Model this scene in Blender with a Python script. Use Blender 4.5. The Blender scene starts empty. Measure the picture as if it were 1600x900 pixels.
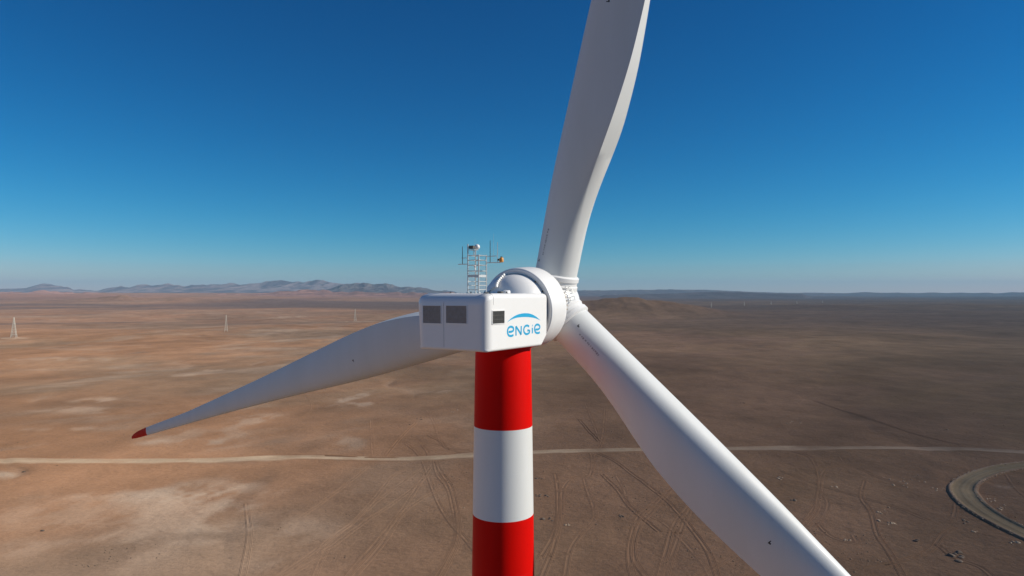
import bpy, bmesh, math, random
import numpy as np
from mathutils import Vector, Matrix

R = math.radians
scene = bpy.context.scene
COL = scene.collection

# ------------------------------------------------------------------ camera
CAM_H = 100.0
cam_data = bpy.data.cameras.new('camera')
cam_data.lens = 24.0
cam_data.sensor_width = 36.0
cam_data.clip_start = 0.5
cam_data.clip_end = 120000.0
cam = bpy.data.objects.new('camera', cam_data)
cam.location = (0, 0, CAM_H)
cam.rotation_euler = (R(90.42), 0, 0)
COL.objects.link(cam)
scene.camera = cam

# ------------------------------------------------------------------ sun and sky
SUN_AZ = math.atan2(1.0, -0.05)       # clockwise from +Y (the view direction)
SUN_EL = R(29)
world = bpy.data.worlds.new('World')
scene.world = world
world.use_nodes = True
wn = world.node_tree
for n in list(wn.nodes):
    wn.nodes.remove(n)
wout = wn.nodes.new('ShaderNodeOutputWorld')
wbg = wn.nodes.new('ShaderNodeBackground')
wbg.inputs['Strength'].default_value = 0.10
sky = wn.nodes.new('ShaderNodeTexSky')
sky.sky_type = 'NISHITA'
sky.sun_disc = False
sky.sun_elevation = SUN_EL
sky.sun_rotation = SUN_AZ
sky.altitude = 1800
sky.air_density = 1.0
sky.dust_density = 0.3
sky.ozone_density = 3.0
hsv = wn.nodes.new('ShaderNodeHueSaturation')
hsv.inputs['Hue'].default_value = 0.487
hsv.inputs['Saturation'].default_value = 1.25
hsv.inputs['Value'].default_value = 0.9
# a polarised, deep desert sky: each channel graded by its own power
wn.links.new(sky.outputs[0], hsv.inputs['Color'])
clampn = wn.nodes.new('ShaderNodeVectorMath'); clampn.operation = 'MINIMUM'; clampn.inputs[1].default_value = (14, 14, 14)
wn.links.new(hsv.outputs[0], clampn.inputs[0])
sep = wn.nodes.new('ShaderNodeSeparateXYZ'); comb = wn.nodes.new('ShaderNodeCombineXYZ')
wn.links.new(clampn.outputs[0], sep.inputs[0])
for ch, (g_, k_) in enumerate(((2.25, 0.098), (1.30, 0.482), (1.17, 0.718))):
    p_ = wn.nodes.new('ShaderNodeMath'); p_.operation = 'POWER'; p_.inputs[1].default_value = g_
    q_ = wn.nodes.new('ShaderNodeMath'); q_.operation = 'MULTIPLY'; q_.inputs[1].default_value = k_
    wn.links.new(sep.outputs[ch], p_.inputs[0]); wn.links.new(p_.outputs[0], q_.inputs[0]); wn.links.new(q_.outputs[0], comb.inputs[ch])
wn.links.new(comb.outputs[0], wbg.inputs['Color'])
wn.links.new(wbg.outputs[0], wout.inputs['Surface'])

sun_dir = Vector((math.sin(SUN_AZ) * math.cos(SUN_EL), math.cos(SUN_AZ) * math.cos(SUN_EL), math.sin(SUN_EL)))
sun_data = bpy.data.lights.new('sun', 'SUN')
sun_data.energy = 5.0
sun_data.angle = R(0.53)
sun_data.color = (1.0, 0.925, 0.815)
sun = bpy.data.objects.new('sun', sun_data)
sun.rotation_euler = sun_dir.to_track_quat('Z', 'Y').to_euler()
sun.location = (60, -20, 160)
COL.objects.link(sun)

vs = scene.view_settings
vs.view_transform = 'Standard'
vs.look = 'None'
vs.gamma = 1.0
vs.exposure = 0.0
vs.use_curve_mapping = False
scene.cycles.volume_max_steps = 64
scene.cycles.max_bounces = 8

# ------------------------------------------------------------------ noise
def _hash(ix, iy, seed):
    n = (ix.astype(np.int64) * 374761393 + iy.astype(np.int64) * 668265263 + seed * 974634777) & 0xFFFFFFFF
    n = ((n ^ (n >> 13)) * 1274126177) & 0xFFFFFFFF
    n = (n ^ (n >> 16)) & 0xFFFFFFFF
    return n / 4294967295.0

def vnoise(x, y, seed=0):
    x = np.asarray(x, float); y = np.asarray(y, float)
    ix = np.floor(x); iy = np.floor(y)
    fx = x - ix; fy = y - iy
    ux = fx * fx * fx * (fx * (fx * 6 - 15) + 10); uy = fy * fy * fy * (fy * (fy * 6 - 15) + 10)
    a = _hash(ix, iy, seed); b = _hash(ix + 1, iy, seed)
    c = _hash(ix, iy + 1, seed); d = _hash(ix + 1, iy + 1, seed)
    return ((a * (1 - ux) + b * ux) * (1 - uy) + (c * (1 - ux) + d * ux) * uy) * 2 - 1

def fbm(x, y, octv=5, seed=0, gain=0.5, lac=2.03):
    s = 0.0; a = 1.0; t = 0.0
    for i in range(octv):
        s = s + a * vnoise(x, y, seed + i * 17); t += a
        x = x * lac * 0.8 - y * lac * 0.6 + 13.7; y = x * 0.0 + y * lac * 0.8 + 5.1
        a *= gain
    return s / t

def ridged(x, y, octv=5, seed=0):
    s = 0.0; a = 1.0; t = 0.0
    for i in range(octv):
        n = 1 - np.abs(vnoise(x, y, seed + i * 31))
        s = s + a * n * n; t += a
        x = x * 2.1 + 7.3; y = y * 2.1 + 3.9; a *= 0.52
    return s / t

def sstep(a, b, x):
    t = np.clip((x - a) / (b - a), 0, 1)
    return t * t * (3 - 2 * t)

# ------------------------------------------------------------------ terrain
def gauss(x, y, cx, cy, sx, sy, ang=0.0):
    c, s = math.cos(ang), math.sin(ang)
    u = (x - cx) * c + (y - cy) * s; v = -(x - cx) * s + (y - cy) * c
    return np.exp(-(u / sx) ** 2 - (v / sy) ** 2)

def ground_h(x, y):
    r = np.hypot(x, y)
    far = sstep(500, 2500, r); vfar = sstep(2500, 9000, r)
    h = 2.4 * fbm(x / 170, y / 170, 4, 3) * (1 - far) * sstep(60, 160, r)
    gul = sstep(.62, 1.0, ridged(x / 190 + .3 * vnoise(x / 60, y / 60, 2), y / 260, 2, 91))
    h = h - 1.8 * gul * sstep(60, -60, x + .12 * y) * sstep(200, 330, r) * (1 - .5 * far)
    h = h - 1.0 * gul * sstep(-60, 60, x) * sstep(300, 500, r)
    h = h + sstep(350, 900, r) * 5.0 * fbm(x / 240, y / 330, 4, 95)
    h = h + far * (12.0 * fbm(x / 650, y / 900, 4, 5) - 2)
    h = h + vfar * 22.0 * fbm(x / 3800, y / 5200, 4, 8)
    # broad rise of the plain towards the mountains on the left
    h = h + 95 * sstep(4500, 22000, y - 0.6 * x) * sstep(6000, -6000, x)
    # dark mound behind the rotor with gullies, and two low rises to the right
    m = gauss(x, y, 470, 3250, 330, 260, 0.2)
    h = h + 68 * m * (0.72 + 0.4 * ridged(x / 210, y / 210, 4, 11))
    h = h + 40 * gauss(x, y, 760, 3500, 300, 330) * (0.8 + 0.3 * ridged(x / 260, y / 260, 3, 19))
    h = h + 26 * gauss(x, y, 2150, 4550, 330, 260)
    h = h + 20 * gauss(x, y, 3300, 5200, 1200, 420)
    h = h + 55 * gauss(x, y, -4150, 7300, 480, 320) * (0.4 + 0.9 * ridged(x / 330, y / 330, 4, 29))
    h = h + 35 * gauss(x, y, -3300, 7400, 900, 360) * (0.4 + 0.9 * ridged(x / 300, y / 300, 4, 37))
    return h

TH = np.concatenate([np.arange(-180, -50, 4.0), np.arange(-50, 50.001, 0.14), np.arange(54, 181, 4.0)])
TH = np.radians(TH); TH[-1] = math.pi; TH[0] = -math.pi
RR = [0.0] + list(np.exp(np.arange(math.log(25), math.log(60000), 0.0115)))
RR = np.array(RR)
TT, RG = np.meshgrid(TH, RR)
GX = RG * np.sin(TT); GY = RG * np.cos(TT)
GZ = ground_h(GX, GY)

def ground_z(x, y):
    """height of the ground sheet itself (bilinear on its own grid)"""
    x = np.asarray(x, float); y = np.asarray(y, float)
    r = np.hypot(x, y); t = np.arctan2(x, y)
    i = np.clip(np.searchsorted(RR, r) - 1, 0, len(RR) - 2)
    j = np.clip(np.searchsorted(TH, t) - 1, 0, len(TH) - 2)
    fr = (r - RR[i]) / (RR[i + 1] - RR[i]); ft = (t - TH[j]) / (TH[j + 1] - TH[j])
    return (GZ[i, j] * (1 - fr) * (1 - ft) + GZ[i + 1, j] * fr * (1 - ft)
            + GZ[i, j + 1] * (1 - fr) * ft + GZ[i + 1, j + 1] * fr * ft)

F = 1600 * 24.0 / 36.0
HOR = 457.7
def gp(px, py):
    """point on the plain seen at photo position px, py"""
    d = CAM_H * F / (py - HOR)
    for _ in range(4):
        d = .5 * d + .5 * (CAM_H - float(ground_z((px - 800) / F * d, d))) * F / (py - HOR)
    return ((px - 800) / F * d, d)

# soil colours by place; tan-to-brown split partly stands in for sun backscatter
TAN = np.array([0.335, 0.186, 0.103]); SAND = np.array([0.295, 0.188, 0.115]); PALE = np.array([0.42, 0.305, 0.215])
BROWN = np.array([0.245, 0.143, 0.085]); DARK = np.array([0.262, 0.158, 0.085]); GREY = np.array([0.22, 0.155, 0.11])
ORANGE = np.array([0.36, 0.19, 0.10])

def mixc(a, b, t):
    t = t[..., None]
    return a * (1 - t) + b * t

PALE_PATCHES = []
for (px, py, wx, wy, ang, s) in [(300, 770, 60, 16, 0.2, 1.0), (310, 800, 95, 42, 0, .62), (120, 800, 110, 22, 0, .35), (455, 840, 50, 30, 0, .4), (255, 768, 60, 5, 0.05, .9), (150, 775, 90, 6, 0.0, .45),
        (330, 815, 40, 14, -0.5, .85), (345, 828, 50, 5, .4, .9), (370, 790, 30, 18, .8, .6), (310, 845, 45, 5, .5, .7), (545, 622, 14, 10, -.5, .9), (565, 630, 22, 5, -.3, .7),
        (310, 690, 80, 4, .12, .7), (330, 680, 90, 10, .1, .4), (2, 741, 18, 5, 0, 1.0), (130, 640, 60, 5, 0.1, .4),
        (150, 625, 30, 4, .2, .5), (110, 670, 60, 3, .1, .4), (295, 585, 25, 4, .2, .5), (60, 850, 60, 20, 0, .35), (180, 845, 60, 10, 0, .3),
        (440, 860, 40, 20, 0.3, .35), (460, 495, 28, 1.5, 0, .7), (340, 578, 18, 1.5, 0, .5), (400, 655, 30, 9, 0, .5), (545, 690, 20, 8, 1, .5),
        (1567, 759, 12, 2.0, -.05, .6), (567, 502, 26, .9, 0, .9), (22, 528, 24, .7, 0, .9), (700, 610, 30, 3, 0, .4), (90, 560, 70, 3, 0, .4)]:
    x, y = gp(px, py)
    sx = wx / F * y * 1.15; sy = wy * y * y / (CAM_H * F) * 1.15
    PALE_PATCHES.append((x, y, sx, sy, ang * 0.4, s))
DARK_PATCHES = []
for (px, py, wx, wy, s) in [(440, 690, 60, 12, .55), (560, 690, 18, 10, .4), (400, 760, 20, 25, .35), (330, 835, 60, 12, .3), (640, 640, 60, 10, .25),
                            (520, 660, 60, 25, .2), (350, 720, 60, 4, .4), (215, 551, 10, 1.5, .8), (330, 553, 14, 1.5, .7),
                            (480, 520, 200, 6, .35), (200, 505, 200, 4, .35), (700, 560, 120, 20, .3)]:
    x, y = gp(px, py)
    DARK_PATCHES.append((x, y, wx / F * y, wy * y * y / (CAM_H * F), s))

def soil(x, y):
    r = np.hypot(x, y)
    w = 60 + 0.10 * np.abs(y)
    wob = fbm(x / (90.0), y / 160.0, 4, 41) * 55 + fbm(x / 900, y / 1500, 4, 43) * sstep(600, 2500, r) * 500
    t = sstep(-1.0, 1.0, (x + 45 + 0.06 * y + wob) / (w + 60))  # tan left to brown right: soil change plus painted-in backscatter brightness
    n1 = fbm(x / 260, y / 420, 5, 51); n2 = fbm(x / 60, y / 90, 5, 57); n3 = fbm(x / 1500, y / 1700, 5, 61); n4 = fbm(x / 420, y / 650, 5, 67)
    left = mixc(np.broadcast_to(TAN, x.shape + (3,)), SAND, sstep(-0.25, 0.35, n1 + 0.4 * n2 + 0.35 * sstep(420, 230, y)))
    left = mixc(left, GREY * 1.18, .6 * sstep(-.5, .3, n4 + n2 * .5) * sstep(420, 260, y) * sstep(-30, -90, x + 120 * n1) )
    left = mixc(left, ORANGE, 0.38 * sstep(0.0, 0.5, -n1 + 0.3 * n2))
    left = mixc(left, GREY, 0.5 * sstep(0.1, 0.55, n4 + .3 * n2) * sstep(3000, 900, r))
    left = mixc(left, PALE, 0.38 * sstep(0.22, 0.55, n2 + 0.45 * n4 + 0.15 * fbm(x / 14, y / 30, 3, 71)))
    right = mixc(np.broadcast_to(BROWN, x.shape + (3,)), DARK, sstep(-0.3, 0.45, n1 + 0.3 * n2 + 0.5 * sstep(200, 900, x)))
    right = mixc(right, BROWN * 1.22, 0.55 * sstep(0.0, 0.5, n4 - 0.3 * n2))
    c = mixc(left, right, t)
    big = fbm(x / 520 + .4 * n1, y / 700, 4, 311); mid = fbm(x / 110 + .5 * n1, y / 240, 5, 313, .6)
    c = c * (1 + .17 * np.clip(big * 2, -1, 1) * sstep(300, 600, r) + .15 * np.clip(mid * 2, -1, 1))[..., None]
    gl = sstep(.70, 1.0, ridged(x / 190 + .3 * vnoise(x / 60, y / 60, 2), y / 260, 2, 91)) * sstep(200, 330, r) * sstep(3000, 1500, r)
    c = mixc(c, PALE * .9, .35 * gl * sstep(60, -60, x + .12 * y))
    # far plain: darker gravel with streaks
    f = sstep(1700, 3600, r + 500 * n3)
    fc = mixc(np.broadcast_to(np.array([.23, .14, .10]), x.shape + (3,)), np.array([.14, .10, .085]), sstep(-.3, .3, n3 + .5 * n4))
    fc = mixc(fc, np.array([.168, .110, .078]), sstep(-1500, 2000, x))
    ff = sstep(6500, 13000, y - 0.3 * x)
    fc = mixc(fc, mixc(np.broadcast_to(np.array([.27, .15, .11]), x.shape + (3,)), np.array([.13, .10, .10]), sstep(-2000, 4000, x)), ff)
    c = mixc(c, fc, f * (0.55 + 0.4 * sstep(-.3, .3, n3)))
    for (cx, cy, sx, sy, a, s) in PALE_PATCHES:
        g = gauss(x, y, cx, cy, sx, sy, a)
        k = np.where(g > 0.02, 1.0, 0.0)
        if k.any():
            nn = 0.35 + 1.9 * fbm(x / 16 + y / 34, y / 26 - x / 60, 5, 73, .6)
            c = mixc(c, PALE * 1.06, np.clip(s * sstep(0.05, 0.9, g * (nn + 0.35)), 0, 1))
    for (cx, cy, sx, sy, s) in DARK_PATCHES:
        g = gauss(x, y, cx, cy, sx, sy)
        c = mixc(c, GREY * 0.8, np.clip(s * g * (0.9 + fbm(x / 18, y / 40, 3, 79)), 0, 1))
    return np.clip(c, 0.02, 0.8)

# ------------------------------------------------------------------ mesh helpers
def set_color(me, cols):
    at = me.color_attributes.new('soil', 'FLOAT_COLOR', 'POINT')
    a = np.ones((len(me.vertices), 4), np.float32); a[:, :3] = cols
    at.data.foreach_set('color', a.ravel())

def grid_mesh(name, X, Y, Z, cols=None, close=False):
    nr, nc = X.shape
    me = bpy.data.meshes.new(name)
    me.vertices.add(nr * nc)
    me.vertices.foreach_set('co', np.stack([X, Y, Z], -1).astype(np.float32).ravel())
    i, j = np.meshgrid(np.arange(nr - 1), np.arange(nc - 1), indexing='ij')
    a = i * nc + j
    q = np.stack([a, a + 1, a + nc + 1, a + nc], -1).reshape(-1, 4)
    me.loops.add(q.size); me.loops.foreach_set('vertex_index', q.ravel().astype(np.int32))
    me.polygons.add(len(q)); me.polygons.foreach_set('loop_start', (np.arange(len(q)) * 4).astype(np.int32))
    me.polygons.foreach_set('use_smooth', np.ones(len(q), bool))
    me.update(calc_edges=True); me.validate()
    if cols is not None:
        set_color(me, cols.reshape(-1, 3))
    return me

def link(name, me, mats, parent=None, **props):
    o = bpy.data.objects.new(name, me)
    COL.objects.link(o)
    for m in (mats if isinstance(mats, (list, tuple)) else [mats]):
        if m is not None:
            me.materials.append(m)
    if parent is not None:
        o.parent = parent
    for k, v in props.items():
        o[k] = v
    return o

def obj_bm(name, bm, mats, parent=None, smooth=False, autosmooth=None, **props):
    me = bpy.data.meshes.new(name)
    bmesh.ops.recalc_face_normals(bm, faces=bm.faces)
    bm.to_mesh(me); bm.free()
    if smooth:
        for p in me.polygons: p.use_smooth = True
    if autosmooth is not None:
        for p in me.polygons: p.use_smooth = True
        me.set_sharp_from_angle(angle=R(autosmooth))
    return link(name, me, mats, parent, **props)

def empty(name, loc=(0, 0, 0), parent=None, **props):
    o = bpy.data.objects.new(name, None)
    COL.objects.link(o); o.location = loc; o.empty_display_size = 0.5
    if parent: o.parent = parent
    for k, v in props.items(): o[k] = v
    return o

def add_box(bm, c, s, M=None):
    v = bmesh.ops.create_cube(bm, size=1.0)['verts']
    for q in v:
        q.co = Vector((q.co.x * s[0], q.co.y * s[1], q.co.z * s[2])) + Vector(c)
        if M is not None: q.co = M @ q.co
    return v

def add_bar(bm, a, b, w, n=4, w2=None):
    a = Vector(a); b = Vector(b); d = b - a
    if w2 is None: w2 = w
    q = d.to_track_quat('Z', 'Y').to_matrix()
    rings = []
    for p, ww in ((a, w), (b, w2)):
        rings.append([bm.verts.new(p + q @ Vector((math.cos(2 * math.pi * (k + .5) / n) * ww, math.sin(2 * math.pi * (k + .5) / n) * ww, 0))) for k in range(n)])
    for k in range(n):
        bm.faces.new((rings[0][k], rings[0][(k + 1) % n], rings[1][(k + 1) % n], rings[1][k]))
    bm.faces.new(rings[0][::-1]); bm.faces.new(rings[1])

def add_lathe(bm, prof, n=64, M=None, cap=True):
    """prof: list of (radius, axial); axis along local Z"""
    rings = []
    for (r, z) in prof:
        if r < 1e-5:
            rings.append([bm.verts.new((0, 0, z))])
        else:
            rings.append([bm.verts.new((r * math.cos(2 * math.pi * k / n), r * math.sin(2 * math.pi * k / n), z)) for k in range(n)])
    if M is not None:
        for rg in rings:
            for v in rg: v.co = M @ v.co
    for a, b in zip(rings[:-1], rings[1:]):
        for k in range(n):
            k2 = (k + 1) % n
            if len(a) == 1 and len(b) == 1: continue
            if len(a) == 1: bm.faces.new((a[0], b[k], b[k2]))
            elif len(b) == 1: bm.faces.new((a[k], b[0], a[k2]))
            else: bm.faces.new((a[k], b[k], b[k2], a[k2]))
    if cap:
        if len(rings[0]) > 1: bm.faces.new(rings[0][::-1])
        if len(rings[-1]) > 1: bm.faces.new(rings[-1])

# ------------------------------------------------------------------ materials
def new_mat(name):
    m = bpy.data.materials.new(name); m.use_nodes = True
    nt = m.node_tree
    return m, nt, nt.nodes['Principled BSDF']

def paint(name, col, rough=0.4, dirt=0.12, scale=1.2, metallic=0.0, streak=(1, 1, 1), coat=0.0, bump=0.0):
    m, nt, b = new_mat(name)
    tc = nt.nodes.new('ShaderNodeTexCoord'); mp = nt.nodes.new('ShaderNodeMapping')
    mp.inputs['Scale'].default_value = streak
    nz = nt.nodes.new('ShaderNodeTexNoise'); nz.inputs['Scale'].default_value = scale; nz.inputs['Detail'].default_value = 8
    nz.inputs['Roughness'].default_value = .65
    cr = nt.nodes.new('ShaderNodeValToRGB')
    cr.color_ramp.elements[0].position = 0.30; cr.color_ramp.elements[1].position = 0.72
    d = [c * (1 - dirt) for c in col]; d[2] *= (1 - dirt * .4)
    cr.color_ramp.elements[0].color = (*d, 1); cr.color_ramp.elements[1].color = (*col, 1)
    nt.links.new(tc.outputs['Object'], mp.inputs['Vector']); nt.links.new(mp.outputs[0], nz.inputs['Vector'])
    nt.links.new(nz.outputs['Fac'], cr.inputs[0]); nt.links.new(cr.outputs[0], b.inputs['Base Color'])
    mr = nt.nodes.new('ShaderNodeMapRange'); mr.inputs['To Min'].default_value = rough * 1.25; mr.inputs['To Max'].default_value = rough * 0.8
    nt.links.new(nz.outputs['Fac'], mr.inputs['Value']); nt.links.new(mr.outputs[0], b.inputs['Roughness'])
    b.inputs['Metallic'].default_value = metallic
    b.inputs['Coat Weight'].default_value = coat
    b.inputs['Coat Roughness'].default_value = 0.12
    return m

M_white = paint('white_gelcoat', (0.80, 0.80, 0.785), 0.42, 0.035, 0.35, streak=(1, 1, .3), coat=0.12)
M_blade = paint('blade_gelcoat', (0.67, 0.685, 0.67), 0.55, 0.06, 0.25, streak=(1.5, 1.5, .25), coat=0.05)
M_nac = paint('nacelle_gelcoat', (0.81, 0.81, 0.79), 0.38, 0.03, 0.8, coat=0.2)
M_red = paint('red_paint', (0.68, 0.003, 0.001), 0.5, 0.14, 0.5, streak=(1, 1, .25))
M_red.node_tree.nodes['Principled BSDF'].inputs['Specular IOR Level'].default_value = .07
M_towerwhite = paint('tower_white_paint', (0.70, 0.715, 0.70), 0.42, 0.05, 0.5, streak=(1, 1, .25), coat=0.1)
M_blue = paint('logo_blue', (0.01, 0.36, 0.62), 0.45, 0.03, 3)
M_galv = paint('galvanised_steel', (0.62, 0.64, 0.65), 0.45, 0.2, 6, metallic=0.35)
M_darkmetal = paint('dark_steel', (0.07, 0.075, 0.08), 0.5, 0.2, 5, metallic=0.3)
M_ventback = paint('vent_mesh_grey', (0.42, 0.38, 0.35), 0.6, 0.2, 5)
M_stencil = paint('stencil_grey', (0.34, 0.34, 0.34), 0.6, 0.1, 5)
M_vent = paint('vent_grey', (0.105, 0.105, 0.10), 0.55, 0.2, 5)
M_orange = paint('beacon_orange', (0.75, 0.33, 0.06), 0.35, 0.1, 9)
M_seam = paint('seam_sealant', (0.50, 0.50, 0.49), 0.7, 0.1, 3)
M_black = paint('black_rubber', (0.02, 0.02, 0.02), 0.6, 0.1, 3)
M_bolt = paint('hub_metal', (0.36, 0.28, 0.20), 0.6, 0.3, 4)
M_pylon = paint('pylon_steel', (0.62, 0.58, 0.50), 0.6, 0.1, 0.3)
M_rock = paint('pale_rock', (0.40, 0.30, 0.22), 0.95, 0.4, 1.2)
M_stone = paint('stone', (0.26, 0.18, 0.125), 0.95, 0.5, .15)
M_rockdark = paint('dark_rock', (0.15, 0.11, 0.085), 0.95, 0.4, 1.2)

def soil_mat(name, detail=1.0, bump=1.0, tint=(1, 1, 1), fine=True):
    m, nt, b = new_mat(name)
    b.inputs['Roughness'].default_value = 1.0
    b.inputs['Specular IOR Level'].default_value = 0.08
    b.inputs['Diffuse Roughness'].default_value = 1.0
    vc = nt.nodes.new('ShaderNodeVertexColor'); vc.layer_name = 'soil'
    tc = nt.nodes.new('ShaderNodeTexCoord')
    def noise(scale, det, rough=.6, sc=(1, 1, 1)):
        mp = nt.nodes.new('ShaderNodeMapping'); mp.inputs['Scale'].default_value = sc
        n = nt.nodes.new('ShaderNodeTexNoise'); n.inputs['Scale'].default_value = scale; n.inputs['Detail'].default_value = det
        n.inputs['Roughness'].default_value = rough
        nt.links.new(tc.outputs['Object'], mp.inputs[0]); nt.links.new(mp.outputs[0], n.inputs['Vector'])
        return n
    def ramp(n, a, bb, lo, hi):
        r = nt.nodes.new('ShaderNodeMapRange'); r.inputs['From Min'].default_value = a; r.inputs['From Max'].default_value = bb
        r.inputs['To Min'].default_value = lo; r.inputs['To Max'].default_value = hi
        nt.links.new(n.outputs['Fac'], r.inputs['Value']); return r
    n1 = noise(0.022, 10, .62, (1, .7, 1)); n2 = noise(0.55, 6, .7); n3 = noise(0.0035, 9, .6)
    r1 = ramp(n1, .3, .7, 1 - .20 * detail, 1 + .20 * detail)
    r2 = ramp(n2, .25, .75, 1 - .16 * detail, 1 + .16 * detail)
    r3 = ramp(n3, .3, .7, 1 - .16 * detail, 1 + .16 * detail)
    mu = nt.nodes.new('ShaderNodeMath'); mu.operation = 'MULTIPLY'
    mu2 = nt.nodes.new('ShaderNodeMath'); mu2.operation = 'MULTIPLY'
    nt.links.new(r1.outputs[0], mu.inputs[0]); nt.links.new(r2.outputs[0], mu.inputs[1])
    nt.links.new(mu.outputs[0], mu2.inputs[0]); nt.links.new(r3.outputs[0], mu2.inputs[1])
    vm = nt.nodes.new('ShaderNodeVectorMath'); vm.operation = 'SCALE'
    nt.links.new(vc.outputs['Color'], vm.inputs[0]); nt.links.new(mu2.outputs[0], vm.inputs['Scale'])
    vt = nt.nodes.new('ShaderNodeVectorMath'); vt.operation = 'MULTIPLY'; vt.inputs[1].default_value = tint
    nt.links.new(vm.outputs[0], vt.inputs[0])
    nt.links.new(vt.outputs[0], b.inputs['Base Color'])
    nb = noise(0.35, 12, .72)
    bp = nt.nodes.new('ShaderNodeBump'); bp.inputs['Strength'].default_value = 0.55 * bump; bp.inputs['Distance'].default_value = 0.9
    nt.links.new(nb.outputs['Fac'], bp.inputs['Height'])
    nb2 = noise(0.03, 8, .6)
    bp2 = nt.nodes.new('ShaderNodeBump'); bp2.inputs['Strength'].default_value = 0.5 * bump; bp2.inputs['Distance'].default_value = 5.0
    nt.links.new(nb2.outputs['Fac'], bp2.inputs['Height']); nt.links.new(bp.outputs[0], bp2.inputs['Normal'])
    nt.links.new(bp2.outputs[0], b.inputs['Normal'])
    return m

M_soil = soil_mat('desert_soil')
M_track = soil_mat('track_soil', 0.6, 0.3)
M_road = soil_mat('road_gravel', 0.7, 0.35)
M_hill = soil_mat('hill_rock', 0.9, 1.0)

# ------------------------------------------------------------------ ground
g = link('ground', grid_mesh('ground', GX, GY, GZ, soil(GX, GY)), M_soil, kind='structure')

# ------------------------------------------------------------------ hills and mountains
def mountain(name, dist, back, pts, seed, col_lo, col_hi, rough_amp=0.30, front=0.18, ncol=520, nrow=90, gul=1.0, hs=0.0, jg=0.0):
    """ridge whose skyline passes through azimuth / elevation pairs given as photo positions"""
    pts = sorted(pts); px = np.linspace(pts[0][0], pts[-1][0], ncol)
    top = np.interp(px, [p[0] for p in pts], [p[1] for p in pts])
    k = np.ones(5) / 5; top = np.convolve(np.pad(top, 2, 'edge'), k, 'valid')
    top = top - hs * np.abs(HOR - top) - jg * fbm(px / 20.0, px * 0, 5, seed + 77, .6)
    H = np.maximum((HOR - top) / F * dist + CAM_H, 2)
    edge = sstep(0, 0.05, np.linspace(0, 1, ncol)) * sstep(1, 0.95, np.linspace(0, 1, ncol))
    v = np.concatenate([np.linspace(-1, 0, nrow), np.linspace(0, 1, nrow // 3)[1:]])
    P, V = np.meshgrid(px, v)
    Hh = np.broadcast_to(H * edge, P.shape)
    D = np.where(V < 0, dist * (1 + front * V), dist + back * V)
    X = (P - 800) / F * D; Y = D
    prof = np.where(V < 0, (1 + V) ** 1.35, (1 - V) ** 1.2)
    s = dist * 0.018
    rg = ridged(X / s, Y / (s * 2.6), 5, seed)
    carve = (1 - rg) * rough_amp * gul * np.sin(np.clip(np.where(V < 0, 1 + V, 1 - V), 0, 1) * math.pi * 0.93) 
    jag = 0.05 * fbm(X / (s * .5), Y / s, 4, seed + 5)
    Z = Hh * (prof * (1 - carve * 1.6) + jag * prof) - 12 * (np.abs(V) > .97)
    Z = Z + ground_h(X, Y) * np.clip(1 - prof, 0, 1) - 6 * (1 - prof)
    t = sstep(.3, .7, rg + 0.3 * fbm(X / (3 * s), Y / (3 * s), 4, seed + 9))
    cols = mixc(np.broadcast_to(np.array(col_lo), X.shape + (3,)), np.array(col_hi), t)
    return link(name, grid_mesh(name, X, Y, Z, cols), M_hill, kind='structure')

mountain('mountains', 30000, 5000, [(-500, 450), (-300, 447), (-120, 452), (0, 451), (38, 451), (75, 443), (112, 451), (150, 455), (170, 450), (190, 448),
    (240, 446), (290, 446), (330, 444), (380, 444), (415, 441), (440, 438), (458, 439), (480, 441), (500, 438), (520, 442), (545, 445),
    (600, 446), (650, 451), (720, 456), (800, 458)], 101, (.12, .095, .105), (.27, .21, .205), rough_amp=.30, hs=.12, jg=3.8)
mountain('mountains', 22000, 2500, [(500, 456), (530, 445), (548, 444), (575, 443), (600, 444), (625, 447), (650, 450), (690, 455), (730, 457)],
    131, (.10, .08, .088), (.17, .14, .135), rough_amp=.3, hs=.12, jg=3.0)
mountain('hills', 14000, 2500, [(-400, 458), (-200, 456), (0, 457), (40, 455.5), (100, 456), (150, 459), (200, 460.5), (300, 460.5), (400, 458), (450, 455), (490, 452),
    (508, 451.5), (530, 455), (570, 456.5), (640, 457), (720, 458.5), (790, 460)], 151, (.24, .135, .105), (.36, .20, .155), rough_amp=.25, hs=.08, jg=4.0)
mountain('mountains', 26000, 4000, [(820, 458), (880, 455), (920, 453.6), (980, 453.4), (1050, 452.8), (1090, 452.8), (1130, 454), (1170, 456), (1230, 457.2), (1330, 457.6), (1352, 456.2), (1370, 457.4),
    (1450, 457.2), (1560, 457.6), (1590, 456.6), (1640, 455.8), (1800, 455.5), (2000, 457)], 171, (.16, .115, .11), (.22, .16, .145), rough_amp=.15, ncol=700, hs=.15, jg=.8)
mountain('hills', 15500, 2600, [(930, 461), (1010, 459), (1060, 458), (1100, 456), (1130, 455.5), (1160, 456.5), (1200, 458), (1270, 459.5)],
    191, (.13, .10, .095), (.17, .13, .12), rough_amp=.2)

# ------------------------------------------------------------------ roads
def resample(pts, step):
    P = np.array(pts, float)
    # Catmull-Rom
    out = []
    Q = np.vstack([2 * P[0] - P[1], P, 2 * P[-1] - P[-2]])
    for i in range(1, len(Q) - 2):
        n = max(2, int(np.linalg.norm(Q[i + 1] - Q[i]) / step))
        t = np.linspace(0, 1, n, endpoint=False)[:, None]
        out.append(0.5 * ((2 * Q[i]) + (-Q[i - 1] + Q[i + 1]) * t + (2 * Q[i - 1] - 5 * Q[i] + 4 * Q[i + 1] - Q[i + 2]) * t ** 2
                          + (-Q[i - 1] + 3 * Q[i] - 3 * Q[i + 1] + Q[i + 2]) * t ** 3))
    out.append(P[-1:])
    return np.vstack(out)

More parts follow.
